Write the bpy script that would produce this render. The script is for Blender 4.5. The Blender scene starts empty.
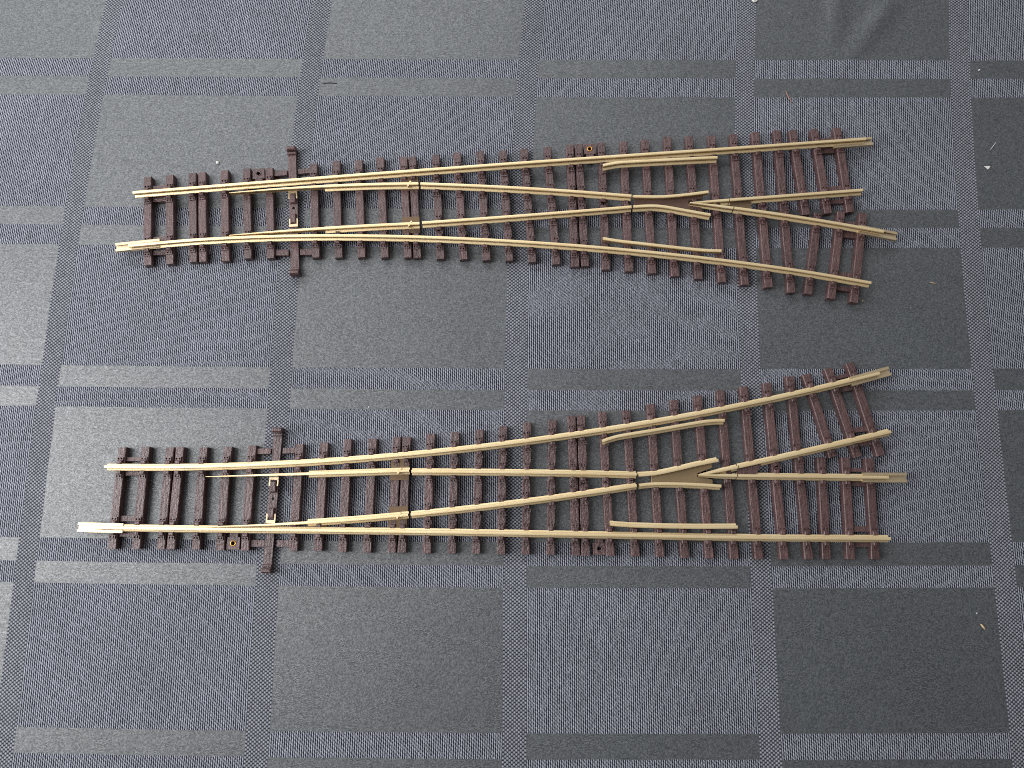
DATA = r'''{"U":{"sl":[[[-112.54,101.54],[-109.16,73.82]],[[-105.88,102.27],[-102.73,74.4]],[[-99.18,103.14],[-95.95,75.24]],[[-96.3,103.44],[-93.12,75.41]],[[-89.67,104.27],[-86.51,75.78]],[[-83.03,105.01],[-79.99,76.73]],[[-76.2,105.39],[-73.34,77.01]],[[-63.07,107.15],[-60.04,77.6]],[[-56.31,108.21],[-53.39,77.79]],[[-49.59,108.59],[-46.68,78.04]],[[-43.18,109.71],[-39.81,78.17]],[[-36.21,110.1],[-33.04,78.36]],[[-33.5,110.27],[-30.28,78.34]],[[-26.55,111.05],[-23.43,78.19]],[[-20.04,111.89],[-16.66,78.23]],[[-13.1,112.54],[-9.88,78.14]],[[-6.23,112.95],[-3.23,78.2]],[[0.14,113.72],[3.48,77.96]],[[7.12,114.57],[10.63,77.51]],[[13.84,115.44],[16.11,76.93]],[[16.52,115.74],[18.98,77.13]],[[23.46,116.36],[25.06,76.26]],[[30.13,117.0],[31.81,75.9]],[[36.62,117.78],[38.66,75.48]],[[43.37,118.91],[45.27,74.81]],[[49.96,119.26],[52.19,74.18]],[[56.77,119.68],[58.95,73.36]],[[63.37,120.32],[65.59,72.73]],[[70.1,121.17],[72.46,72.16]],[[76.69,122.04],[79.04,70.77]],[[81.33,122.17],[84.28,94.98]],[[87.97,122.65],[90.84,95.61]],[[94.8,123.31],[97.5,96.23]],[[87.91,95.53],[83.87,70.48]],[[94.77,96.16],[90.47,69.25]],[[101.3,96.02],[97.01,68.25]]],"R1":[[-115.09,95.39],[-79.27,99.46],[-43.29,103.46],[-7.13,107.34],[29.17,111.12],[65.63,114.85],[102.24,118.68]],"R2":[[-114.41,78.83],[-94.92,81.18],[-75.3,82.73],[-55.6,83.6],[-35.87,83.9],[-16.13,83.73],[3.59,83.12],[23.27,82.11],[42.89,80.69],[62.43,78.84],[81.86,76.5],[101.16,73.57]],"B1":[[-86.61,96.12],[-72.77,97.73],[-58.88,99.02],[-44.94,99.99],[-30.99,100.64]],"C1":[[-30.3,100.57],[-14.66,100.39],[0.96,99.97],[16.56,99.32],[32.13,98.45]],"W1":[[32.66,98.32],[39.05,98.37],[43.76,98.69],[49.37,99.44],[54.86,100.36]],"B2":[[-85.31,82.89],[-71.55,84.46],[-57.74,85.86],[-43.91,87.1],[-30.05,88.17]],"C2":[[-29.17,88.29],[-13.89,89.86],[1.42,91.5],[16.76,93.21],[32.13,94.99]],"W2":[[32.66,95.05],[37.56,95.47],[41.73,95.33],[48.53,94.24],[55.33,93.15]],"V1":[[49.33,96.72],[62.08,98.09],[74.85,99.46],[87.64,100.84],[100.45,102.21]],"V2":[[49.33,96.83],[63.53,95.36],[77.68,93.62],[91.76,91.62],[105.77,89.36]],"K1":[[23.68,107.88],[27.53,108.82],[33.18,109.43],[54.01,111.16],[57.73,111.4]],"K2":[[23.82,84.95],[28.19,84.33],[33.14,83.86],[51.43,82.25],[58.27,82.11]],"tie":[[-70.17,112.35],[-65.84,72.03]],"hinge":[[[-36.63,103.61],[-31.42,104.08],[-30.79,99.45],[-36.08,99.04]],[[-35.47,90.69],[-30.3,91.06],[-29.8,85.96],[-35.03,85.44]]],"frog":[[33.12,98.62],[39.34,98.64],[44.09,98.93],[49.73,99.56],[53.6,100.24],[53.57,98.88],[49.26,98.03],[49.25,97.14],[53.22,95.93],[53.5,94.74],[49.08,95.27],[41.99,96.18],[37.85,96.26],[33.11,96.09]],"join":[[[-118.73,78.67],[-105.98,80.42]],[[104.78,118.72],[92.99,117.41]],[[110.11,88.51],[98.98,90.5]]],"tab":[[-79.49,103.7],[19.94,114.49]],"tclip":[[-68.56,97.51],[-67.34,87.86]]},"L":{"sl":[[[-109.98,20.33],[-109.41,-7.48]],[[-103.42,20.62],[-102.8,-7.29]],[[-96.58,20.71],[-96.08,-7.21]],[[-93.81,20.79],[-93.27,-7.13]],[[-87.21,20.97],[-86.47,-7.01]],[[-80.4,21.28],[-79.85,-7.01]],[[-73.67,21.86],[-73.02,-6.92]],[[-60.42,22.63],[-59.82,-6.63]],[[-53.59,23.19],[-53.04,-6.43]],[[-46.97,24.36],[-46.37,-6.54]],[[-40.04,24.73],[-39.66,-6.53]],[[-33.26,25.43],[-32.9,-6.34]],[[-30.54,25.5],[-30.15,-6.26]],[[-23.83,26.54],[-23.36,-6.25]],[[-17.07,27.21],[-16.53,-6.06]],[[-10.17,28.08],[-9.94,-5.95]],[[-3.61,29.23],[-3.13,-5.86]],[[3.16,30.47],[3.65,-5.77]],[[10.23,31.44],[10.37,-5.71]],[[15.55,32.75],[17.36,-5.62]],[[18.28,32.95],[20.0,-5.68]],[[24.27,34.14],[26.75,-5.49]],[[31.03,34.73],[33.57,-5.4]],[[37.86,36.7],[40.26,-5.37]],[[44.45,38.06],[47.08,-5.46]],[[51.22,39.6],[53.7,-5.38]],[[57.7,41.25],[60.49,-5.37]],[[64.33,42.53],[67.22,-5.23]],[[70.96,43.7],[74.01,-5.04]],[[77.53,45.86],[80.69,-4.85]],[[82.16,46.6],[88.67,23.22]],[[88.47,48.55],[95.6,23.42]],[[94.73,50.33],[101.97,23.99]],[[85.35,22.96],[85.52,-4.71]],[[92.08,23.15],[92.09,-4.52]],[[98.72,23.14],[98.85,-4.33]]],"R1":[[-113.06,14.59],[-95.25,15.03],[-77.48,15.93],[-59.74,17.24],[-42.01,18.96],[-24.26,21.05],[-6.48,23.52],[11.36,26.38],[29.27,29.62],[47.26,33.26],[65.36,37.34],[83.6,41.89],[101.98,46.96]],"R2":[[-113.44,-1.9],[-82.54,-1.44],[-51.67,-0.92],[-20.84,-0.47],[9.96,-0.11],[40.71,0.19],[71.43,0.58],[102.12,1.27]],"B1":[[-84.88,12.65],[-70.94,13.45],[-57.0,14.26],[-43.04,15.09],[-29.09,15.94]],"C1":[[-28.44,15.72],[-12.94,16.08],[2.55,16.35],[18.04,16.54],[33.51,16.63]],"W1":[[33.98,16.48],[38.32,16.91],[43.96,18.19],[50.74,19.97],[56.02,21.17]],"B2":[[-83.87,-0.91],[-70.08,-0.07],[-56.29,1.02],[-42.5,2.36],[-28.71,3.94]],"C2":[[-27.98,3.97],[-12.67,6.0],[2.67,8.28],[18.06,10.79],[33.51,13.55]],"W2":[[34.16,13.68],[38.66,14.24],[46.9,14.37],[52.99,14.24],[56.63,14.07]],"V1":[[50.69,16.86],[63.94,20.1],[77.26,23.45],[90.65,26.91],[104.12,30.49]],"V2":[[50.69,16.92],[63.69,17.13],[76.68,17.35],[89.66,17.56],[102.64,17.78]],"K1":[[23.99,25.49],[28.13,27.0],[39.53,29.25],[52.84,31.93],[57.99,32.33]],"K2":[[26.27,2.99],[31.91,2.7],[46.73,2.75],[57.38,3.05],[60.84,3.2]],"tie":[[-66.89,26.98],[-66.64,-12.67]],"hinge":[[[-34.55,18.99],[-29.42,19.55],[-29.28,13.46],[-34.48,13.17]],[[-34.34,6.06],[-29.04,6.34],[-29.22,0.52],[-34.28,0.37]]],"frog":[[37.83,16.71],[44.34,18.0],[51.12,19.71],[54.62,20.45],[54.74,19.23],[50.56,17.57],[50.4,16.57],[54.67,15.92],[54.78,14.61],[48.44,14.62],[37.82,14.43]],"join":[[[-118.92,-1.93],[-106.54,-1.9]],[[105.5,48.03],[94.13,44.53]],[[108.25,17.94],[95.97,17.67]]],"tab":[[-76.54,-5.1],[23.64,-3.66]],"tclip":[[-66.67,12.45],[-66.68,1.49]]},"bits":{"crumb":[-92.75,107.65],"flake":[140.48,112.5],"fibre":[[141.91,118.45],[143.97,121.15]],"splinter":[[126.88,-20.68],[127.97,-22.08]],"hair":[[80.47,136.5],[81.01,134.48],[82.32,132.48]],"thread":[[-62.99,135.06],[-60.99,135.32],[-58.49,135.22]],"ring":[71.87,167.93],"tan":[[120.54,75.67],[122.12,75.32]],"speck1":[140.88,145.25],"speck2":[126.17,-17.91],"speck3":[-104.62,52.21],"speck4":[-102.69,-20.98],"speck5":[-42.09,33.98],"pale_speck":[-78.11,-23.69],"tan2":[100.38,69.45]},"wr":[[[98.34,168.73],[95.64,152.76]],[[111.25,162.68],[101.03,148.39]]],"cloth":{"Px":67.013,"w":60.947,"Py":49.048,"h":6.193,"cu":[130.5408,99.0574,2.5139,0.0213,-0.0374,-0.3417,0.4949,-0.2499,0.1918,-1.0671],"cv":[144.5757,2.3717,-99.7123,0.3842,0.123,-0.7711,-0.0037,-0.2127,-0.0657,0.4763]},"cam":{"rot":[0.19054287532012223,0.0013969334974633396,0.02850547117620586],"H":216.9,"f":770}}'''
WORLD = .42
EXPOSURE = 0.0
LAMPS = [('window_light', (-50, 1, 26.5), (0, 4, 0), 26, 84, 60000, (.985, .99, 1.0)),
         ('far_sheen_light', (-24, 56, 44), (0, 8, 0), 64, 30, 25000, (.96, .98, 1.0))]  # second lamp: soft light added beyond the far side for the satin sheen
import bpy, bmesh, math, random, json
from mathutils import Vector, Matrix, noise
random.seed(7)
D = json.loads(DATA)
S = 0.1                      # millimetres -> scene units (1 unit = 1 cm)
sc = bpy.context.scene
C = sc.collection
sc.unit_settings.system = 'METRIC'; sc.unit_settings.scale_length = 0.01

# ------------------------------------------------------------------ node helpers
class NT:
    def __init__(self, name):
        self.m = bpy.data.materials.new(name); self.m.use_nodes = True
        self.t = self.m.node_tree; self.n = self.t.nodes; self.l = self.t.links
        self.b = next(x for x in self.n if x.type == 'BSDF_PRINCIPLED')
    def node(self, kind, **kw):
        nd = self.n.new(kind)
        for k, v in kw.items(): setattr(nd, k, v)
        return nd
    def put(self, sock, v):
        if hasattr(v, 'is_output'): self.l.new(v, sock)
        else: sock.default_value = v
    def math(self, op, a, b=None, c=None, clamp=False):
        nd = self.node('ShaderNodeMath', operation=op, use_clamp=clamp)
        self.put(nd.inputs[0], a)
        if b is not None: self.put(nd.inputs[1], b)
        if c is not None: self.put(nd.inputs[2], c)
        return nd.outputs[0]
    def mix(self, f, a, b):
        nd = self.node('ShaderNodeMix', data_type='RGBA')
        self.put(nd.inputs[0], f); self.put(nd.inputs[6], a); self.put(nd.inputs[7], b)
        return nd.outputs[2]
    def mixf(self, f, a, b):
        nd = self.node('ShaderNodeMix', data_type='FLOAT')
        self.put(nd.inputs[0], f); self.put(nd.inputs[2], a); self.put(nd.inputs[3], b)
        return nd.outputs[0]
    def noise(self, vec, scale, detail=2, rough=.5, w=None):
        nd = self.node('ShaderNodeTexNoise')
        if w is not None:
            nd.noise_dimensions = '4D'; self.put(nd.inputs['W'], w)
        self.put(nd.inputs['Vector'], vec); self.put(nd.inputs['Scale'], scale)
        self.put(nd.inputs['Detail'], detail); self.put(nd.inputs['Roughness'], rough)
        return nd.outputs['Fac']
    def mapr(self, v, a, b, c=0., d=1.):
        nd = self.node('ShaderNodeMapRange'); nd.clamp = True
        self.put(nd.inputs[0], v)
        for i, x in enumerate((a, b, c, d)): self.put(nd.inputs[i+1], x)
        return nd.outputs[0]
    def scalevec(self, v, s, off=(0, 0, 0)):
        nd = self.node('ShaderNodeMapping'); self.put(nd.inputs[0], v)
        nd.inputs['Scale'].default_value = s; nd.inputs['Location'].default_value = off
        return nd.outputs[0]
    def bump(self, h, strength, dist):
        nd = self.node('ShaderNodeBump'); self.put(nd.inputs['Height'], h)
        nd.inputs['Strength'].default_value = strength; nd.inputs['Distance'].default_value = dist
        return nd.outputs[0]
    def set(self, **kw):
        for k, v in kw.items():
            self.put(self.b.inputs[k.replace('_', ' ')], v)

def lin(r, g, b, a=1):
    f = lambda c: ((c/255+.055)/1.055)**2.4 if c > 10 else c/255/12.92
    return (f(r), f(g), f(b), 1)

# ------------------------------------------------------------------ materials
def plastic():
    t = NT('brown_plastic')
    tc = t.node('ShaderNodeTexCoord').outputs['Object']
    rnd = t.node('ShaderNodeObjectInfo').outputs['Random']
    w = t.math('MULTIPLY', rnd, 50.)
    grain = t.noise(t.scalevec(tc, (17., 1.6, 6.)), 1.5, 4, .6, w)        # wood grain runs along each sleeper
    blot = t.noise(tc, 9., 3, .6, w)
    fine = t.noise(tc, 42., 3, .7, w)
    base = t.mix(t.mapr(grain, .3, .7), (.039, .0175, .017, 1), (.132, .069, .067, 1))
    base = t.mix(t.mapr(blot, .45, .75, 0, .45), base, (.132, .078, .076, 1))
    pale_speck = t.mapr(fine, .60, .70, 0, .45)  # pale specks at the peaks of the fine noise
    base = t.mix(pale_speck, base, (.30, .24, .22, 1))
    hue = t.mapr(rnd, 0, 1, .86, 1.12)
    hs = t.node('ShaderNodeHueSaturation'); t.put(hs.inputs['Value'], hue); t.put(hs.inputs['Color'], base)
    t.set(Base_Color=hs.outputs[0], Roughness=t.mapr(fine, .3, .8, .24, .46), Specular_IOR_Level=.6)
    mid = t.noise(tc, 13., 2, .6, w)
    h = t.math('ADD', t.math('MULTIPLY', grain, .9), t.math('MULTIPLY', fine, .5))
    h = t.math('ADD', h, t.math('MULTIPLY', mid, 1.5))
    t.set(Normal=t.bump(h, .45, .045))
    return t.m

def brass(name, col_a, col_b, rough=(.30, .5), streak=True, metallic=1.):
    t = NT(name)
    tc = t.node('ShaderNodeTexCoord').outputs['Object']
    big = t.noise(tc, 1.1, 3, .6)
    fine = t.noise(tc, 22., 4, .7)
    col = t.mix(t.mapr(big, .3, .7), col_a, col_b)
    col = t.mix(t.mapr(fine, .62, .85, 0, .30), col, (.30, .20, .10, 1))   # small tarnish spots
    t.set(Base_Color=col, Metallic=metallic, Roughness=t.mapr(fine, .25, .75, *rough))
    t.set(Normal=t.bump(t.noise(tc, 26., 2, .5), .12, .010))
    return t.m

def flat(name, col, rough=.6, sss=0):
    t = NT(name)
    tc = t.node('ShaderNodeTexCoord').outputs['Object']
    n = t.noise(tc, 14., 3, .6)
    dk = tuple(c*.72 for c in col[:3])+(1,)
    t.set(Base_Color=t.mix(n, dk, col), Roughness=rough, Normal=t.bump(n, .4, .01))
    return t.m

def cloth_material():
    t = NT('damask_cloth')
    uv = t.node('ShaderNodeUVMap', uv_map='weave').outputs[0]
    sep = t.node('ShaderNodeSeparateXYZ'); t.l.new(uv, sep.inputs[0])
    cl = D['cloth']
    # wobble of the yarns so that no edge is ruler straight
    pos = t.scalevec(uv, (100., 100., 100.))                              # UVs hold centimetre*... -> mm
    u0 = t.math('MULTIPLY', sep.outputs[0], 1000.); v0 = t.math('MULTIPLY', sep.outputs[1], 1000.)
    comb = t.node('ShaderNodeCombineXYZ'); t.l.new(u0, comb.inputs[0]); t.l.new(v0, comb.inputs[1])
    mm = comb.outputs[0]
    wob = t.noise(mm, .06, 2, .5)
    wob2 = t.noise(t.scalevec(mm, (1, 1, 1), (37, 91, 0)), .10, 2, .5)
    u = t.math('ADD', u0, t.math('MULTIPLY_ADD', wob, .5, -.25))
    v = t.math('ADD', v0, t.math('MULTIPLY_ADD', wob2, .5, -.25))
    CX, CY = THREAD_X, THREAD_Y
    # pattern edges step thread by thread
    us = t.math('MULTIPLY', t.math('ROUND', t.math('DIVIDE', u, CX)), CX)
    vs = t.math('MULTIPLY', t.math('ROUND', t.math('DIVIDE', v, CY*.5)), CY*.5)
    cu = t.math('DIVIDE', us, cl['Px']); rv = t.math('DIVIDE', vs, cl['Py'])
    ci = t.math('FLOOR', cu); ri = t.math('FLOOR', rv)
    fu = t.math('SUBTRACT', cu, ci); fv = t.math('SUBTRACT', rv, ri)
    incol = t.math('LESS_THAN', fu, cl['w']/cl['Px'])
    par = t.math('FLOORED_MODULO', t.math('ADD', ci, ri), 2.)              # 0 -> satin first in (0,0)
    hh = cl['h']/cl['Py']
    second = t.math('MULTIPLY', t.math('GREATER_THAN', fv, hh), t.math('LESS_THAN', fv, 2*hh))
    x = t.math('ADD', par, second)
    tw = t.math('FLOORED_MODULO', x, 2.)                                   # 1 = twill, 0 = satin
    satin = t.math('MULTIPLY', incol, t.math('SUBTRACT', 1., tw))
    twill = t.math('MULTIPLY', incol, tw)
    # yarn heights
    PI = math.pi
    jit = t.noise(mm, 1.9, 2, .6)
    uj = t.math('ADD', u, t.math('MULTIPLY_ADD', jit, .40, -.20))
    cosx = t.math('COSINE', t.math('MULTIPLY', uj, PI/CX))
    cos2x = t.math('COSINE', t.math('MULTIPLY', uj, 2*PI/CX))
    cosy = t.math('COSINE', t.math('MULTIPLY', v, 2*PI/CY))
    lattice = t.math('MULTIPLY', cosx, cosy)                               # -1..1 diamond lattice
    diag = t.math('COSINE', t.math('ADD', t.math('MULTIPLY', uj, PI/CX), t.math('MULTIPLY', v, -2*PI/CY)))
    ftw = t.math('ADD', t.math('MULTIPLY', cos2x, .95), t.math('MULTIPLY', diag, .45))
    fgap = t.math('ADD', t.math('MULTIPLY', lattice, 1.02), t.math('MULTIPLY', cos2x, .25))
    def cell(su, sv, ox=0.):
        c = t.node('ShaderNodeCombineXYZ')
        row = t.math('FLOOR', t.math('DIVIDE', v, sv))
        t.put(c.inputs[1], row)
        t.put(c.inputs[0], t.math('FLOOR', t.math('ADD', t.math('DIVIDE', u, su), t.math('MULTIPLY_ADD', row, .37, ox))))
        wn = t.node('ShaderNodeTexWhiteNoise', noise_dimensions='2D'); t.l.new(c.outputs[0], wn.inputs['Vector'])
        return wn.outputs['Value']
    float1 = cell(.46, .25)                        # every satin float catches the light a little differently
    float2 = cell(.27, .25, 9.)
    stitch = cell(CX, CY, 4.)
    n1 = t.noise(t.scalevec(mm, (.75, 2.2, 1)), 1.0, 3, .65)
    n2 = t.noise(mm, 3.2, 2, .6)
    fsat = t.math('ADD', t.math('MULTIPLY_ADD', n1, .7, -.35), t.math('ADD', t.math('MULTIPLY_ADD', float1, .7, -.35), t.math('MULTIPLY_ADD', float2, .9, -.45)))
    h = t.mixf(incol, fgap, t.mixf(tw, fsat, ftw))                          # about -1..1
    hv = t.math('MULTIPLY_ADD', h, .5, .5, clamp=True)
    vary = t.noise(mm, .035, 3, .6)                                         # slow fading and rubbing of the yarn
    # colours: pale warp over navy weft
    ctw = t.mix(t.mapr(hv, .30, .95), (.011, .011, .020, 1), (.385, .402, .458, 1))
    cgp = t.mix(t.mapr(hv, .22, .90), (.022, .023, .028, 1), (.325, .337, .382, 1))
    cst = t.mix(t.mapr(hv, .05, .95), (.016, .020, .024, 1), (.062, .071, .081, 1))
    col = t.mix(incol, cgp, t.mix(tw, cst, ctw))
    yarn = t.noise(t.scalevec(mm, (1.9, .12, 1)), 1., 2, .6)
    col = t.mix(t.mapr(yarn, .35, .65, .12, 0), col, (.02, .02, .026, 1))
    lint = t.mapr(t.noise(t.scalevec(mm, (1, 1, 1), (11, 5, 0)), 2.1, 3, .75), .74, .80, 0, .55)
    col = t.mix(lint, col, (.42, .43, .44, 1))
    val = t.math('MULTIPLY', t.mapr(vary, .3, .7, .93, 1.07), t.mixf(satin, t.mapr(stitch, 0, 1, .87, 1.13), 1.))
    hs = t.node('ShaderNodeHueSaturation'); t.put(hs.inputs['Value'], val); t.put(hs.inputs['Color'], col)
    t.set(Base_Color=hs.outputs[0])
    t.set(Roughness=t.mixf(satin, .75, .52), IOR=t.mixf(satin, 1.45, 2.1))
    glint = t.math('MULTIPLY', t.mapr(float1, 0, 1, .75, 1.25), t.mapr(float2, 0, 1, .75, 1.25))
    t.set(Specular_IOR_Level=t.mixf(satin, .22, t.math('MULTIPLY', glint, SATIN_SPEC)))
    nrm = t.bump(h, .45, .009)
    t.set(Normal=nrm)
    return t.m

THREAD_X, THREAD_Y, SATIN_SPEC = .575, .97, .45
M = {}
M['plastic'] = plastic()
M['brass'] = brass('nickel_silver', (.91, .745, .46, 1), (.85, .66, .375, 1), (.40, .56), metallic=.78)
M['joiner'] = brass('joiner_brass', (.70, .575, .39, 1), (.62, .50, .33, 1), (.42, .6))
M['web'] = brass('shaded_web', (.40, .275, .14, 1), (.30, .20, .10, 1), (.5, .7), metallic=.7)  # darker metal, stands in for the shade under the rail head
M['bronze'] = brass('dull_bronze', (.21, .15, .095, 1), (.16, .11, .07, 1), (.5, .7))
M['frog_dark'] = brass('shaded_brown_plate', (.13, .075, .055, 1), (.09, .05, .04, 1), (.5, .7), metallic=.3)  # brown plate, its colour darkened further so it reads as shadowed
M['frog_brass'] = brass('olive_brass', (.40, .30, .18, 1), (.33, .24, .14, 1), (.45, .6))
M['gold'] = brass('gold_rim', (.75, .42, .10, 1), (.68, .36, .08, 1))
M['cloth'] = cloth_material()
M['white'] = flat('white_bits', (.80, .79, .76, 1))
M['tan'] = flat('tan_bits', (.55, .42, .26, 1))
M['hair'] = flat('rust_hair', (.40, .20, .13, 1))
M['black'] = flat('black_thread', (.02, .02, .022, 1))
M['hole'] = flat('hole_dark', (.012, .009, .008, 1), .9)

# ------------------------------------------------------------------ mesh helpers
class MB:
    def __init__(self): self.v = []; self.f = []
    def add(self, vs, fs):
        n = len(self.v); self.v += [tuple(x) for x in vs]; self.f += [tuple(i+n for i in f) for f in fs]
    def box(self, x0, x1, y0, y1, z0, z1, b=0., mat=None):
        """box with chamfered top edges"""
        if b > 0:
            vs = [(x0, y0, z0), (x1, y0, z0), (x1, y1, z0), (x0, y1, z0),
                  (x0, y0, z1-b), (x1, y0, z1-b), (x1, y1, z1-b), (x0, y1, z1-b),
                  (x0+b, y0+b, z1), (x1-b, y0+b, z1), (x1-b, y1-b, z1), (x0+b, y1-b, z1)]
            fs = [(3, 2, 1, 0), (8, 9, 10, 11)]
            for k in range(4):
                a, c = k, (k+1) % 4
                fs += [(a, c, c+4, a+4), (a+4, c+4, c+8, a+8)]
        else:
            vs = [(x0, y0, z0), (x1, y0, z0), (x1, y1, z0), (x0, y1, z0), (x0, y0, z1), (x1, y0, z1), (x1, y1, z1), (x0, y1, z1)]
            fs = [(3, 2, 1, 0), (4, 5, 6, 7)]+[(k, (k+1) % 4, (k+1) % 4+4, k+4) for k in range(4)]
        if mat is not None: vs = [mat @ Vector(q) for q in vs]
        self.add(vs, fs)
    def cyl(self, x, y, z0, z1, r, n=10, mat=None, r2=None):
        r2 = r if r2 is None else r2
        vs = [(x+r*math.cos(2*math.pi*k/n), y+r*math.sin(2*math.pi*k/n), z0) for k in range(n)]
        vs += [(x+r2*math.cos(2*math.pi*k/n), y+r2*math.sin(2*math.pi*k/n), z1) for k in range(n)]
        if mat is not None: vs = [mat @ Vector(q) for q in vs]
        self.add(vs, [tuple(range(n-1, -1, -1)), tuple(range(n, 2*n))]+[(k, (k+1) % n, (k+1) % n+n, k+n) for k in range(n)])
    def prism(self, poly, z0, z1, b=0.):
        n = len(poly); c = sum((Vector(p) for p in poly), Vector((0, 0)))/n
        vs = [(p[0], p[1], z0) for p in poly]+[(p[0], p[1], z1-b) for p in poly]
        fs = [tuple(range(n-1, -1, -1))]+[(k, (k+1) % n, (k+1) % n+n, k+n) for k in range(n)]
        if b > 0:
            q = [Vector(p)+(c-Vector(p)).normalized()*b for p in poly]
            vs += [(p[0], p[1], z1) for p in q]
            fs += [(k+n, (k+1) % n+n, (k+1) % n+2*n, k+2*n) for k in range(n)]+[tuple(range(2*n, 3*n))]
        else: fs.append(tuple(range(n, 2*n)))
        self.add(vs, fs)
    def holed(self, x0, x1, y0, y1, z0, z1, cx, cy, r, n=24, mat=None):
        """plate with a round hole"""
        ring, out = [], []
        for k in range(n):
            a = 2*math.pi*(k+.5)/n; dx, dy = math.cos(a), math.sin(a)
            ring.append((cx+r*dx, cy+r*dy))
            tt = min((x1-cx)/dx if dx > 1e-6 else 1e9, (x0-cx)/dx if dx < -1e-6 else 1e9, (y1-cy)/dy if dy > 1e-6 else 1e9, (y0-cy)/dy if dy < -1e-6 else 1e9)
            out.append((cx+tt*dx, cy+tt*dy))
        # snap nearest outline points to the corners
        for qx in (x0, x1):
            for qy in (y0, y1):
                k = min(range(n), key=lambda i: (out[i][0]-qx)**2+(out[i][1]-qy)**2); out[k] = (qx, qy)
        vs = [(p[0], p[1], z1) for p in ring]+[(p[0], p[1], z1) for p in out]+[(p[0], p[1], z0) for p in ring]+[(p[0], p[1], z0) for p in out]
        fs = []
        for k in range(n):
            j = (k+1) % n
            fs += [(k, n+k, n+j, j), (2*n+k, 2*n+j, 3*n+j, 3*n+k), (k, j, 2*n+j, 2*n+k), (n+k, 3*n+k, 3*n+j, n+j)]
        if mat is not None: vs = [mat @ Vector(q) for q in vs]
        self.add(vs, fs)
    def torus(self, cx, cy, z, R, r, n=28, m=8, arc=1., mat=None):
        vs = []; fs = []
        for i in range(n+1 if arc < 1 else n):
            a = 2*math.pi*arc*i/n
            for j in range(m):
                b = 2*math.pi*j/m
                vs.append((cx+(R+r*math.cos(b))*math.cos(a), cy+(R+r*math.cos(b))*math.sin(a), z+r*math.sin(b)))
        for i in range(n):
            i2 = i+1 if arc < 1 else (i+1) % n
            for j in range(m): fs.append((i*m+j, i2*m+j, i2*m+(j+1) % m, i*m+(j+1) % m))
        if mat is not None: vs = [mat @ Vector(q) for q in vs]
        self.add(vs, fs)
    def sweep(self, pts, prof, z0, scl=None):
        """sweep closed profile [(lateral, z)] along 2-D points; scl[i] = lateral scale"""
        n = len(prof); P = [Vector(p) for p in pts]; N = len(P); vs = []; fs = []
        for i, p in enumerate(P):
            d = (P[min(i+1, N-1)]-P[max(i-1, 0)]).normalized(); nr = Vector((-d.y, d.x))
            k = 1. if scl is None else scl[i]
            for (l, z) in prof:
                q = p+nr*l*k; vs.append((q.x, q.y, z0+z))
        for i in range(N-1):
            for j in range(n):
                fs.append((i*n+j, i*n+(j+1) % n, (i+1)*n+(j+1) % n, (i+1)*n+j))
        fs += [tuple(range(n-1, -1, -1)), tuple((N-1)*n+j for j in range(n))]
        self.add(vs, fs)
    def tube(self, pts, radii, m=7):
        P = [Vector(p) for p in pts]; N = len(P); vs = []; fs = []
        for i, p in enumerate(P):
            d = (P[min(i+1, N-1)]-P[max(i-1, 0)]).normalized()
            a = d.cross(Vector((0, 0, 1)));
            if a.length < 1e-4: a = Vector((1, 0, 0))
            a.normalize(); b = a.cross(d)
            for j in range(m):
                t = 2*math.pi*j/m; q = p+(a*math.cos(t)+b*math.sin(t))*radii[i]; vs.append(tuple(q))
        for i in range(N-1):
            for j in range(m): fs.append((i*m+j, i*m+(j+1) % m, (i+1)*m+(j+1) % m, (i+1)*m+j))
        fs += [tuple(range(m-1, -1, -1)), tuple((N-1)*m+j for j in range(m))]
        self.add(vs, fs)
    def build(self, name, mat, parent=None, loc=(0, 0, 0), rz=0., smooth=False, web=False):
        me = bpy.data.meshes.new(name)
        me.from_pydata([(x*S, y*S, z*S) for x, y, z in self.v], [], self.f)
        bm = bmesh.new(); bm.from_mesh(me); bmesh.ops.recalc_face_normals(bm, faces=bm.faces); bm.to_mesh(me); bm.free()
        me.materials.append(mat)
        if web:                                   # web faces get a darker metal that paints in the shade below the head
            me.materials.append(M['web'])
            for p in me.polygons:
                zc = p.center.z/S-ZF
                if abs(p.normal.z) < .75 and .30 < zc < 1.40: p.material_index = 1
        if smooth:
            for p in me.polygons: p.use_smooth = True
        o = bpy.data.objects.new(name, me); C.objects.link(o)
        o.location = (loc[0]*S, loc[1]*S, loc[2]*S if len(loc) > 2 else 0); o.rotation_euler.z = rz
        if parent is not None: o.parent = parent
        return o

def empty(name, loc, label, cat, group=None):
    o = bpy.data.objects.new(name, None); C.objects.link(o)
    o.location = (loc[0]*S, loc[1]*S, 0); o.empty_display_size = .5
    tag(o, label, cat, group); return o

def tag(o, label, cat, group=None):
    o['label'] = label; o['category'] = cat
    if group: o['group'] = group
    return o

def resample(pts, step=2.0):
    """Catmull-Rom through the measured points"""
    P = [Vector(p) for p in pts]; out = []
    E = [P[0]*2-P[1]]+P+[P[-1]*2-P[-2]]
    for i in range(1, len(E)-2):
        a, b, c, d = E[i-1], E[i], E[i+1], E[i+2]
        n = max(2, int((c-b).length/step))
        for k in range(n):
            t = k/n
            out.append(.5*((2*b)+(c-a)*t+(2*a-5*b+4*c-d)*t*t+(3*b-a-3*c+d)*t**3))
    out.append(P[-1]); return out

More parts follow.
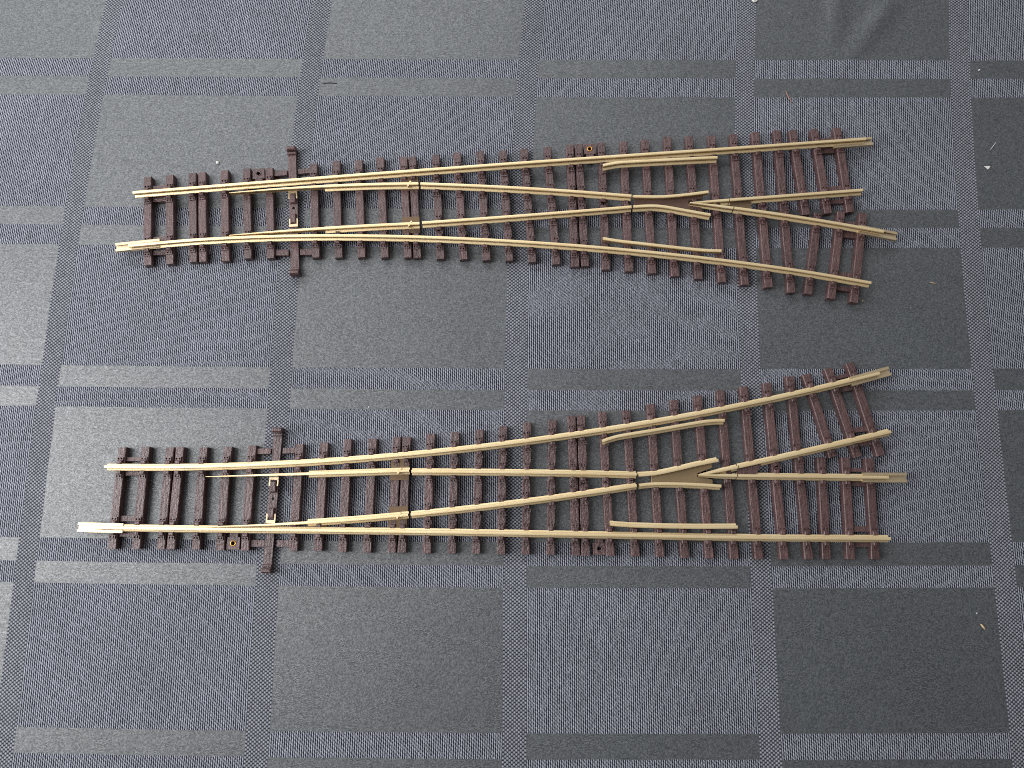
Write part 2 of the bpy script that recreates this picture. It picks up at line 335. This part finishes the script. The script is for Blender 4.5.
def cut_line(pts, a, b):
    """points of a polyline between arc-length fractions a and b"""
    P = [Vector(p) for p in pts]; L = [0]
    for i in range(1, len(P)): L.append(L[-1]+(P[i]-P[i-1]).length)
    T = L[-1]; out = []
    def at(s):
        for i in range(1, len(P)):
            if s <= L[i]+1e-9: return P[i-1].lerp(P[i], (s-L[i-1])/max(L[i]-L[i-1], 1e-9))
        return P[-1]
    out.append(at(a*T)); out += [P[i] for i in range(len(P)) if a*T+.05 < L[i] < b*T-.05]; out.append(at(b*T))
    return out

def cross(p, q, line):
    """where segment p-q meets a polyline: (fraction along p-q, point, direction)"""
    r = []
    for i in range(len(line)-1):
        a, b = line[i], line[i+1]
        d1 = q-p; d2 = b-a; den = d1.x*d2.y-d1.y*d2.x
        if abs(den) < 1e-9: continue
        w = a-p; t = (w.x*d2.y-w.y*d2.x)/den; s = (w.x*d1.y-w.y*d1.x)/den
        if 0 < t < 1 and -1e-6 <= s < 1: r.append((t, p+d1*t, d2.normalized()))
    return r

# rail section: foot, web, head (mm)
def mirror(h): return h+[(-x, z) for x, z in reversed(h)]
RAIL = mirror([(.98, 0), (.98, .22), (.84, .31), (.24, .46), (.17, 1.15), (.42, 1.32), (.45, 1.76), (.36, 1.87), (.14, 1.9)])
BLADE = mirror([(.26, .02), (.26, .25), (.22, .45), (.22, 1.12), (.42, 1.32), (.44, 1.75), (.35, 1.86), (.14, 1.88)])
NOSE = mirror([(.85, 0), (.85, .22), (.27, .42), (.25, 1.12), (.40, 1.3), (.42, 1.76), (.34, 1.86), (.13, 1.89)])
def one_sided(prof, keep):
    """the same section with the foot planed off one side"""
    return [((max(-.24, x) if keep > 0 else min(.24, x)) if z < .5 else x, z) for x, z in prof]
ZF = 2.63        # underside of the rail foot
ZT = 2.3         # top of the sleepers

def rail(name, pts, parent, org, mat='brass', prof=RAIL, scl=None, label=None):
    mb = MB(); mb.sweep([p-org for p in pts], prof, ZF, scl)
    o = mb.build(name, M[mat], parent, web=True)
    if label: o['label'] = label
    return o

def inside(p, poly):
    r = False
    for i in range(len(poly)):
        a, b = poly[i], poly[i-1]
        if (a[1] > p[1]) != (b[1] > p[1]) and p[0] < (b[0]-a[0])*(p[1]-a[1])/(b[1]-a[1])+a[0]: r = not r
    return r

def turnout(key, label, group):
    T = D[key]; up = key == 'U'
    sl = [(Vector(a), Vector(b)) for a, b in T['sl']]
    org = sum((a+b for a, b in sl), Vector((0, 0)))/(2*len(sl))
    root = empty('track_turnout', org, label, 'model railway track', group)
    R = {k: resample(T[k]) for k in ('R1', 'R2', 'B1', 'B2', 'C1', 'C2', 'W1', 'W2', 'V1', 'V2', 'K1', 'K2')}
    # ---------------- rails
    rail('stock_rail', R['R1'], root, org)
    rail('stock_rail', R['R2'], root, org)
    for k in ('C1', 'C2'): rail('closure_rail', R[k], root, org)
    for k, sd in (('W1', 1), ('W2', -1)): rail('wing_rail', R[k], root, org, prof=one_sided(RAIL, sd))
    for k, sd in (('K1', -1), ('K2', 1)): rail('check_rail', R[k], root, org, prof=one_sided(RAIL, sd))
    for k in ('B1', 'B2'):
        fr = .50                                          # the planed, footless front of the blade
        a = cut_line(R[k], 0, fr); b = cut_line(R[k], fr, 1.)
        n = len(a)
        mb = MB()
        mb.sweep([p-org for p in a], BLADE, ZF-.12, [.22+.70*min(1., (i/(n-1))*1.15) for i in range(n)])
        mb.sweep([p-org for p in b], RAIL, ZF-.10)
        # solder spots over the hinge
        p = (R[k][-1]-(R[k][-1]-R[k][-3]).normalized()*(2.6))-org
        for s_ in (-1, 1): mb.cyl(p.x+.3*s_, p.y+s_*.55, ZF+.9, ZF+1.93, .40, 9, None, .28)
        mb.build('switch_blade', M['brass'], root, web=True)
    # crossing nose: both legs of the V up to the insulating gap
    gap = .225 if up else .20
    mb = MB()
    for k in ('V1', 'V2'):
        a = cut_line(R[k], 0, gap); n = len(a)
        d = (a[-1]-a[0]).normalized()
        mb.sweep([p-org for p in a], NOSE, ZF-.02*(k == 'V2'), [.45+.55*min(1, i/(n-1)*1.4) for i in range(n)])
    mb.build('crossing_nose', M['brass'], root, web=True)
    for k in ('V1', 'V2'): rail('branch_rail', cut_line(R[k], gap+.0045, 1.), root, org)
    # brass lump soldered between the legs behind the gap
    p = cut_line(R['V1'], gap+.006, gap+.13); q = cut_line(R['V2'], gap+.006, gap+.10)
    poly = [x-org for x in p]+[x-org for x in reversed(q)]
    mb = MB(); mb.prism(poly, ZT+.05, ZF+.9); mb.build('crossing_block', M['bronze' if up else 'plastic'], root)
    # ---------------- sleepers with moulded chairs
    lines = [(R['R1'], 0), (R['R2'], 0), (R['C1'], 0), (R['C2'], 0), (R['V1'], gap), (R['V2'], gap), (R['W1'], 0), (R['W2'], 0), (R['K1'], 0), (R['K2'], 0)]
    cl_lines = [Vector(x) for x in ()]
    info = []
    for i, (a, b) in enumerate(sl):
        d = (b-a); L = d.length; d.normalize()
        ang = math.atan2(d.y, d.x)-math.pi/2               # local +y runs down the sleeper
        c = (a+b)/2; W = 2.36
        rot = Matrix.Rotation(-ang, 4, 'Z')
        info.append((a, b, ang, c, L))
        mb = MB()
        # slightly uneven plank: five sections along the length, uneven sides
        secs = 7; vs = []; fs = []
        rr = random.Random(i*17+(3 if up else 99))
        prof = [(-W/2-.05, 0.02), (W/2+.05, 0.02), (W/2, ZT-.18), (W/2-.18, ZT), (-W/2+.18, ZT), (-W/2, ZT-.18)]
        for s_ in range(secs):
            y = -L/2+L*s_/(secs-1)
            e = .18 if s_ in (0, secs-1) else 0
            off = rr.uniform(-.05, .05); ww = 1+rr.uniform(-.025, .025); dz = rr.uniform(-.05, .03)
            for (x, z) in prof: vs.append((x*ww+off, y, z+(dz if z > 1 else 0)-(e*.6 if z > 1.9 else 0)))
        n = len(prof)
        for s_ in range(secs-1):
            for j in range(n): fs.append((s_*n+j, s_*n+(j+1) % n, (s_+1)*n+(j+1) % n, (s_+1)*n+j))
        fs += [tuple(range(n-1, -1, -1)), tuple((secs-1)*n+j for j in range(n))]
        mb.add(vs, fs)
        cr = []
        for ln, g0 in lines:
            for (t, p, dr) in cross(a, b, ln):
                cr.append((p, dr, ln is R['K1'] or ln is R['K2']))
        for (p, dr, chk) in cr:
            lp = rot @ Vector((p.x-c.x, p.y-c.y, 0)); ld = rot @ Vector((dr.x, dr.y, 0))
            m = Matrix.Translation((lp.x, lp.y, 0)) @ Matrix.Rotation(math.atan2(ld.y, ld.x), 4, 'Z')
            lim = L/2-.25
            if abs(lp.y) > lim-1.0: continue
            mb.box(-.86, .86, -1.7, 1.7, ZT-.3, ZF-.02, .06, m)
            if chk: continue                      # the check rails sit on plain pads
            for s_ in (-1, 1):
                # clip that grips the foot, with a bolt pad and two sunk bolt holes outside it
                side = m @ Vector((0, s_*1.9, 0)); wp = rot.inverted() @ side
                if inside((wp.x+c.x, wp.y+c.y), T['frog']): continue
                y0, y1 = sorted((s_*.80, s_*1.95))
                mb.box(-.72, .72, y0, y1, ZT-.1, ZF+.47, .20, m)
                y0, y1 = sorted((s_*1.9, s_*2.95))
                mb.holed(-.80, 0, y0, y1, ZT-.15, ZT+.30, -.42, s_*2.42, .27, 10, m)
                mb.holed(0, .80, y0, y1, ZT-.15, ZT+.30, .42, s_*2.42, .27, 10, m)
        mb.build('sleeper', M['plastic'], root, ((c-org).x, (c-org).y), ang)
    # ---------------- spacer bars between sleepers
    def web(i, j, t0, t1, z0=.25, z1=1.55, f=(0, 1)):
        a, b = sl[i]; c, d = sl[j]
        def P(l, r, t):
            x, y = a.lerp(b, t), c.lerp(d, t); dd = (y-x).normalized()
            x2, y2 = x+dd*1.15, y-dd*1.15
            return (x2.lerp(y2, l) if r is None else x2.lerp(y2, r))-org
        mb = MB(); mb.prism([P(f[0], None, t0), P(f[0], None, t1), P(0, f[1], t1), P(0, f[1], t0)], z0, z1, .1)
        mb.build('spacer_bar', M['plastic'], root)
    for (i, j) in ((0, 1), (31, 32), (34, 35)):
        for t0, t1 in ((.10, .14), (.215, .285), (.68, .735), (.835, .885)): web(i, j, t0, t1)
    for t0, t1 in ((.03, .085), (.90, .965)):
        web(6, 7, t0, t1, .3, 1.5, (0, .36)); web(6, 7, t0, t1, .3, 1.5, (.66, 1))
    # ---------------- tie bar: thin moving bar under the rails with a lug at each end
    a, b = [Vector(x) for x in T['tie']]; d = (b-a); L = d.length; d.normalize(); ang = math.atan2(d.y, d.x)-math.pi/2; c = (a+b)/2
    def loc(p): q = Matrix.Rotation(-ang, 4, 'Z') @ Vector((p[0]-c.x, p[1]-c.y, 0)); return q
    k0, k1 = [loc(x) for x in T['tclip']]
    mid = (k0+k1)/2; half = abs(k1.y-k0.y)/2
    mb = MB()
    mb.holed(-1.25, 1.25, mid.y-half*.98, mid.y+half*.98, .75, 1.70, mid.x+.05, mid.y-.3, .42, 24)
    mb.box(-1.22, 1.22, -L/2+1.0, mid.y-half*.98, .75, 1.66, .1); mb.box(-1.22, 1.22, mid.y+half*.98, L/2-1.0, .75, 1.66, .1)
    for s_ in (-1, 1):   # end lugs: a post with a stepped top
        y0, y1 = sorted((s_*L/2, s_*(L/2-1.25)))
        mb.box(-1.38, 1.38, y0, y1, .10, 3.1, .3)
        y0, y1 = sorted((s_*(L/2-1.5), s_*(L/2-2.3)))
        mb.box(-1.34, 1.34, y0, y1, .5, 2.25, .18)
    for s_, hh_ in ((-1, 3.2), (1, 3.0)):  # raised pads that hold the blade clips
        yc = mid.y+s_*half*.66
        mb.box(-.90, .90, yc-hh_/2, yc+hh_/2, 1.5, 2.45, .3)
    tb = mb.build('tie_bar', M['plastic'], root, ((c-org).x, (c-org).y), ang)
    for s_ in (-1, 1):   # folded metal clips between bar and blade
        mb = MB(); yo = mid.y+s_*(half+.9)
        y0, y1 = sorted((yo, yo-s_*.9))
        mb.box(-1.32, 1.32, y0, y1, 1.72, 2.12, .04)
        for q in (-1, 1):
            x0, x1 = sorted((q*1.32, q*.93)); y0, y1 = sorted((yo-s_*.9, yo-s_*2.6))
            mb.box(x0, x1, y0, y1, 1.72, 2.1, .03)
        mb.build('blade_clip', M['joiner'], tb)
    # ---------------- hinge and crossing plates
    for q in T['hinge']:
        mb = MB(); mb.prism([Vector(x)-org for x in q], ZT-.05, ZT+.22, .05); mb.build('hinge_plate', M['bronze'], root)
    mb = MB(); mb.prism([Vector(x)-org for x in T['frog']], ZT-.1, 2.92, .08)
    mb.build('crossing_plate', M['frog_dark' if up else 'frog_brass'], root)
    # ---------------- rail joiners: folded sheet that grips the foot
    JP = [(-1.38, .0), (1.38, .0), (1.38, .72), (1.28, .84), (.56, .84), (.56, .66), (1.14, .60), (1.16, .20), (-1.16, .20), (-1.14, .60), (-.56, .66), (-.56, .84), (-1.28, .84), (-1.38, .72)]
    for tip, inn in T['join']:
        tip, inn = Vector(tip)-org, Vector(inn)-org
        mb = MB(); mb.sweep([tip, tip.lerp(inn, .33), tip.lerp(inn, .66), inn], JP, ZF-.22)
        mb.build('rail_joiner', M['joiner'], root)
    # ---------------- nail tabs
    for n_, (i, j, tc, gold, side) in enumerate(((5, 6, T['tab'][0], not up, up), (20, 21, T['tab'][1], up, up))):
        a, b, ang, c0, L0 = info[i]
        p = Vector(tc); m = MB()
        xw = (sl[j][0]-sl[i][0]).length/2-1.05
        wl = 1.75; s_ = -1 if side else 1
        m.holed(-wl, wl, -1.65, 1.65, .35, 1.75, 0, 0, .55, 24)
        y0, y1 = sorted((-s_*1.65, -s_*3.3)); m.box(-1.15, 1.15, y0, y1, .35, 1.65, .05)
        tab = m.build('nail_tab', M['plastic'], root, ((p-org).x, (p-org).y), ang)
        m = MB(); m.torus(0, 0, 1.75, .66, .16)
        m.build('hole_rim', M['gold' if gold else 'plastic'], tab)
    return root

turnout('U', 'upper track turnout, its branch curving downward and a dark brown plate at its crossing', 'model railway turnouts on the cloth')
turnout('L', 'lower track turnout, its branch curving upward and an olive brass plate at its crossing', 'model railway turnouts on the cloth')

# ------------------------------------------------------------------ tablecloth
def build_cloth():
    cl = D['cloth']
    X0, X1, Y0, Y1, st = -300., 300., -230., 300., 2.5
    nx = int((X1-X0)/st)+1; ny = int((Y1-Y0)/st)+1
    def cub(c, x, y): return c[3]*x*x+c[4]*x*y+c[5]*y*y+c[6]*x**3+c[7]*x*x*y+c[8]*x*y*y+c[9]*y**3
    wr = D['wr']
    vs, uvs = [], []
    def seg(p, a, b):
        p, a, b = Vector(p), Vector(a), Vector(b); t = max(0, min(1, (p-a).dot(b-a)/(b-a).length_squared)); q = a.lerp(b, t)
        d = b-a; s = (p-q).dot(Vector((-d.y, d.x)).normalized()); return (p-q).length, s, t
    for j in range(ny):
        for i in range(nx):
            x, y = X0+i*st, Y0+j*st
            cx, cy = max(-172, min(160, x))/100, max(-68, min(173, y))/100
            cu, cv = cl['cu'], cl['cv']
            u = cu[0]+cu[1]*x/100+cu[2]*y/100+cub(cu, cx, cy)
            v = cv[0]+cv[1]*x/100+cv[2]*y/100+cub(cv, cx, cy)
            uvs.append((u/1000, v/1000))
            z = 0.
            # soft folds at the far right corner, dying out before the track
            for k, (a, b) in enumerate(wr):
                dd, s, t = seg((x, y), a, b)
                if dd < 22:
                    z += (1.15 if k else .8)*math.exp(-(s/2.3)**2)*math.exp(-max(0, dd-abs(s))**2/60)*(1-.55*t)
            far = max(0, min(1, (y-105)/40))
            z += far*.5*noise.noise(Vector((x*.021, y*.03, 3.)))
            z += .05*noise.noise(Vector((x*.05, y*.05, 9.)))-.04
            vs.append((x*S, y*S, z*S))
    fs = [(j*nx+i, j*nx+i+1, (j+1)*nx+i+1, (j+1)*nx+i) for j in range(ny-1) for i in range(nx-1)]
    me = bpy.data.meshes.new('tablecloth'); me.from_pydata(vs, [], fs)
    ul = me.uv_layers.new(name='weave')
    for lp in me.loops: ul.data[lp.index].uv = uvs[lp.vertex_index]
    for p in me.polygons: p.use_smooth = True
    me.materials.append(M['cloth'])
    o = bpy.data.objects.new('tablecloth', me); C.objects.link(o)
    so = o.modifiers.new('thickness', 'SOLIDIFY'); so.thickness = .05; so.offset = -1
    tag(o, 'blue grey damask tablecloth woven in checks and narrow bars, lying flat under everything', 'tablecloth')
build_cloth()

# ------------------------------------------------------------------ bits lying on the cloth
B = D['bits']
def lump(name, p, r, mat, label, cat, flatn=.6, seed=1, elong=1., ang=0., group=None):
    bm = bmesh.new(); bmesh.ops.create_icosphere(bm, subdivisions=2, radius=1)
    for v in bm.verts:
        k = 1+.38*noise.noise(v.co*1.6+Vector((seed*7.3, 0, 0)))
        v.co = Vector((v.co.x*k*r*elong, v.co.y*k*r, (v.co.z*k+.7)*r*flatn))*S
    me = bpy.data.meshes.new(name); bm.to_mesh(me); bm.free(); me.materials.append(M[mat])
    o = bpy.data.objects.new(name, me); C.objects.link(o); o.location = (p[0]*S, p[1]*S, 0); o.rotation_euler.z = ang
    return tag(o, label, cat, group)
def strand(name, pts, r, mat, label, cat, lift=.25, taper=.5):
    P = resample(pts, .5) if len(pts) > 2 else [Vector(pts[0]).lerp(Vector(pts[1]), k/8) for k in range(9)]
    n = len(P); o0 = P[0]; mb = MB()
    mb.tube([(p.x-o0.x, p.y-o0.y, r+lift*math.sin(math.pi*i/(n-1))) for i, p in enumerate(P)], [r*(taper+(1-taper)*math.sin(math.pi*(i+.4)/n)) for i in range(n)])
    return tag(mb.build(name, M[mat], None, (o0.x, o0.y), 0, True), label, cat)
lump('crumb', B['crumb'], .46, 'white', 'round white crumb just above the sleeper ends of the upper turnout', 'crumb', .8, 1)
mb = MB(); mb.prism([Vector(q) for q in ((-1.0, .45), (.95, .55), (.55, -.1), (.1, -.55), (-.35, -.05))], .12, .26)
tag(mb.build('paper_flake', M['white'], None, B['flake']), 'small white triangular flake on the dark check at the right edge', 'paper flake')
strand('lint_fibre', B['fibre'], .075, 'white', 'straight pale fibre slanting just above the white triangular flake', 'fibre')
strand('splinter', B['splinter'], .30, 'tan', 'cream wooden splinter on the dark check at the lower right', 'splinter', .1, .35)
strand('hair', B['hair'], .13, 'hair', 'curved rusty brown hair above the right end of the upper turnout', 'hair')
strand('snagged_thread', B['thread'], .11, 'black', 'short black thread lying across a pale bar near the upper left', 'thread', .05)
mb = MB(); mb.torus(0, 0, .3, .68, .26, arc=.93); tag(mb.build('lint_loop', M['white'], None, B['ring'], .4, True), 'white curled loop of lint at the top edge', 'lint')
strand('lint_fibre', B['tan'], .14, 'tan', 'short tan fibre to the right of the upper turnout below its outer branch', 'fibre', .05)
lump('crumb', B['speck1'], .24, 'white', 'tiny white speck on the dark bar at the upper right', 'crumb', .8, 2, 1.5, .8)
lump('crumb', B['speck2'], .17, 'white', 'tiny white speck just above the cream wooden splinter', 'crumb', .8, 3)
lump('crumb', B['speck3'], .22, 'white', 'tiny white speck on the twill check below the left end of the upper turnout', 'crumb', .7, 4)
lump('crumb', B['speck4'], .20, 'white', 'tiny white speck on the large blue check at the lower left', 'crumb', .7, 5)
lump('crumb', B['speck5'], .20, 'white', 'tiny white speck on the narrow pale bar between the two turnouts', 'crumb', .7, 6)
lump('crumb', B['pale_speck'], .17, 'white', 'faint white speck near the bottom left, below the large blue check\'s middle', 'crumb', .7, 7)
lump('crumb', B['tan2'], .26, 'tan', 'tan crumb at the lowest sleeper end of the upper turnout', 'crumb', .8, 8)

# ------------------------------------------------------------------ light, world, camera
w = bpy.data.worlds.new('World'); sc.world = w; w.use_nodes = True
wn, wl = w.node_tree.nodes, w.node_tree.links
bg = next(n for n in wn if n.type == 'BACKGROUND')
# the room: pale ceiling and wall on the window side, dim behind the photographer
tcw = wn.new('ShaderNodeTexCoord'); dot = wn.new('ShaderNodeVectorMath'); dot.operation = 'DOT_PRODUCT'
dot.inputs[1].default_value = (-.25, .62, .74); wl.new(tcw.outputs['Generated'], dot.inputs[0])
mr = wn.new('ShaderNodeMapRange'); mr.interpolation_type = 'SMOOTHSTEP'
mr.inputs[1].default_value = -.15; mr.inputs[2].default_value = .95; wl.new(dot.outputs['Value'], mr.inputs[0])
mx = wn.new('ShaderNodeMix'); mx.data_type = 'RGBA'
mx.inputs[6].default_value = (.16, .145, .13, 1); mx.inputs[7].default_value = (1.0, 1.0, 1.0, 1)
wl.new(mr.outputs[0], mx.inputs[0]); wl.new(mx.outputs[2], bg.inputs[0]); bg.inputs[1].default_value = WORLD
def area(name, loc, target, sx, sy, power, col):
    l = bpy.data.lights.new(name, 'AREA'); l.shape = 'RECTANGLE'; l.size = sx; l.size_y = sy; l.energy = power; l.color = col
    o = bpy.data.objects.new(name, l); C.objects.link(o); o.location = loc
    o.rotation_euler = (Vector(target)-Vector(loc)).to_track_quat('-Z', 'Y').to_euler(); return o
for a_ in LAMPS: area(*a_)
cam = bpy.data.cameras.new('camera'); co = bpy.data.objects.new('camera', cam); C.objects.link(co)
cam.sensor_width = 36.; cam.lens = 36.*D['cam']['f']/1024; cam.clip_start = .5; cam.clip_end = 2000.
co.location = (0, 0, D['cam']['H']*S); co.rotation_euler = D['cam']['rot']
sc.camera = co
sc.view_settings.view_transform = 'Standard'; sc.view_settings.look = 'None'; sc.view_settings.exposure = EXPOSURE; sc.view_settings.gamma = 1
sc.cycles.use_denoising = False
sc.cycles.pixel_filter_type = 'BOX'; sc.cycles.filter_width = 1.0
sc.cycles.max_bounces = 6
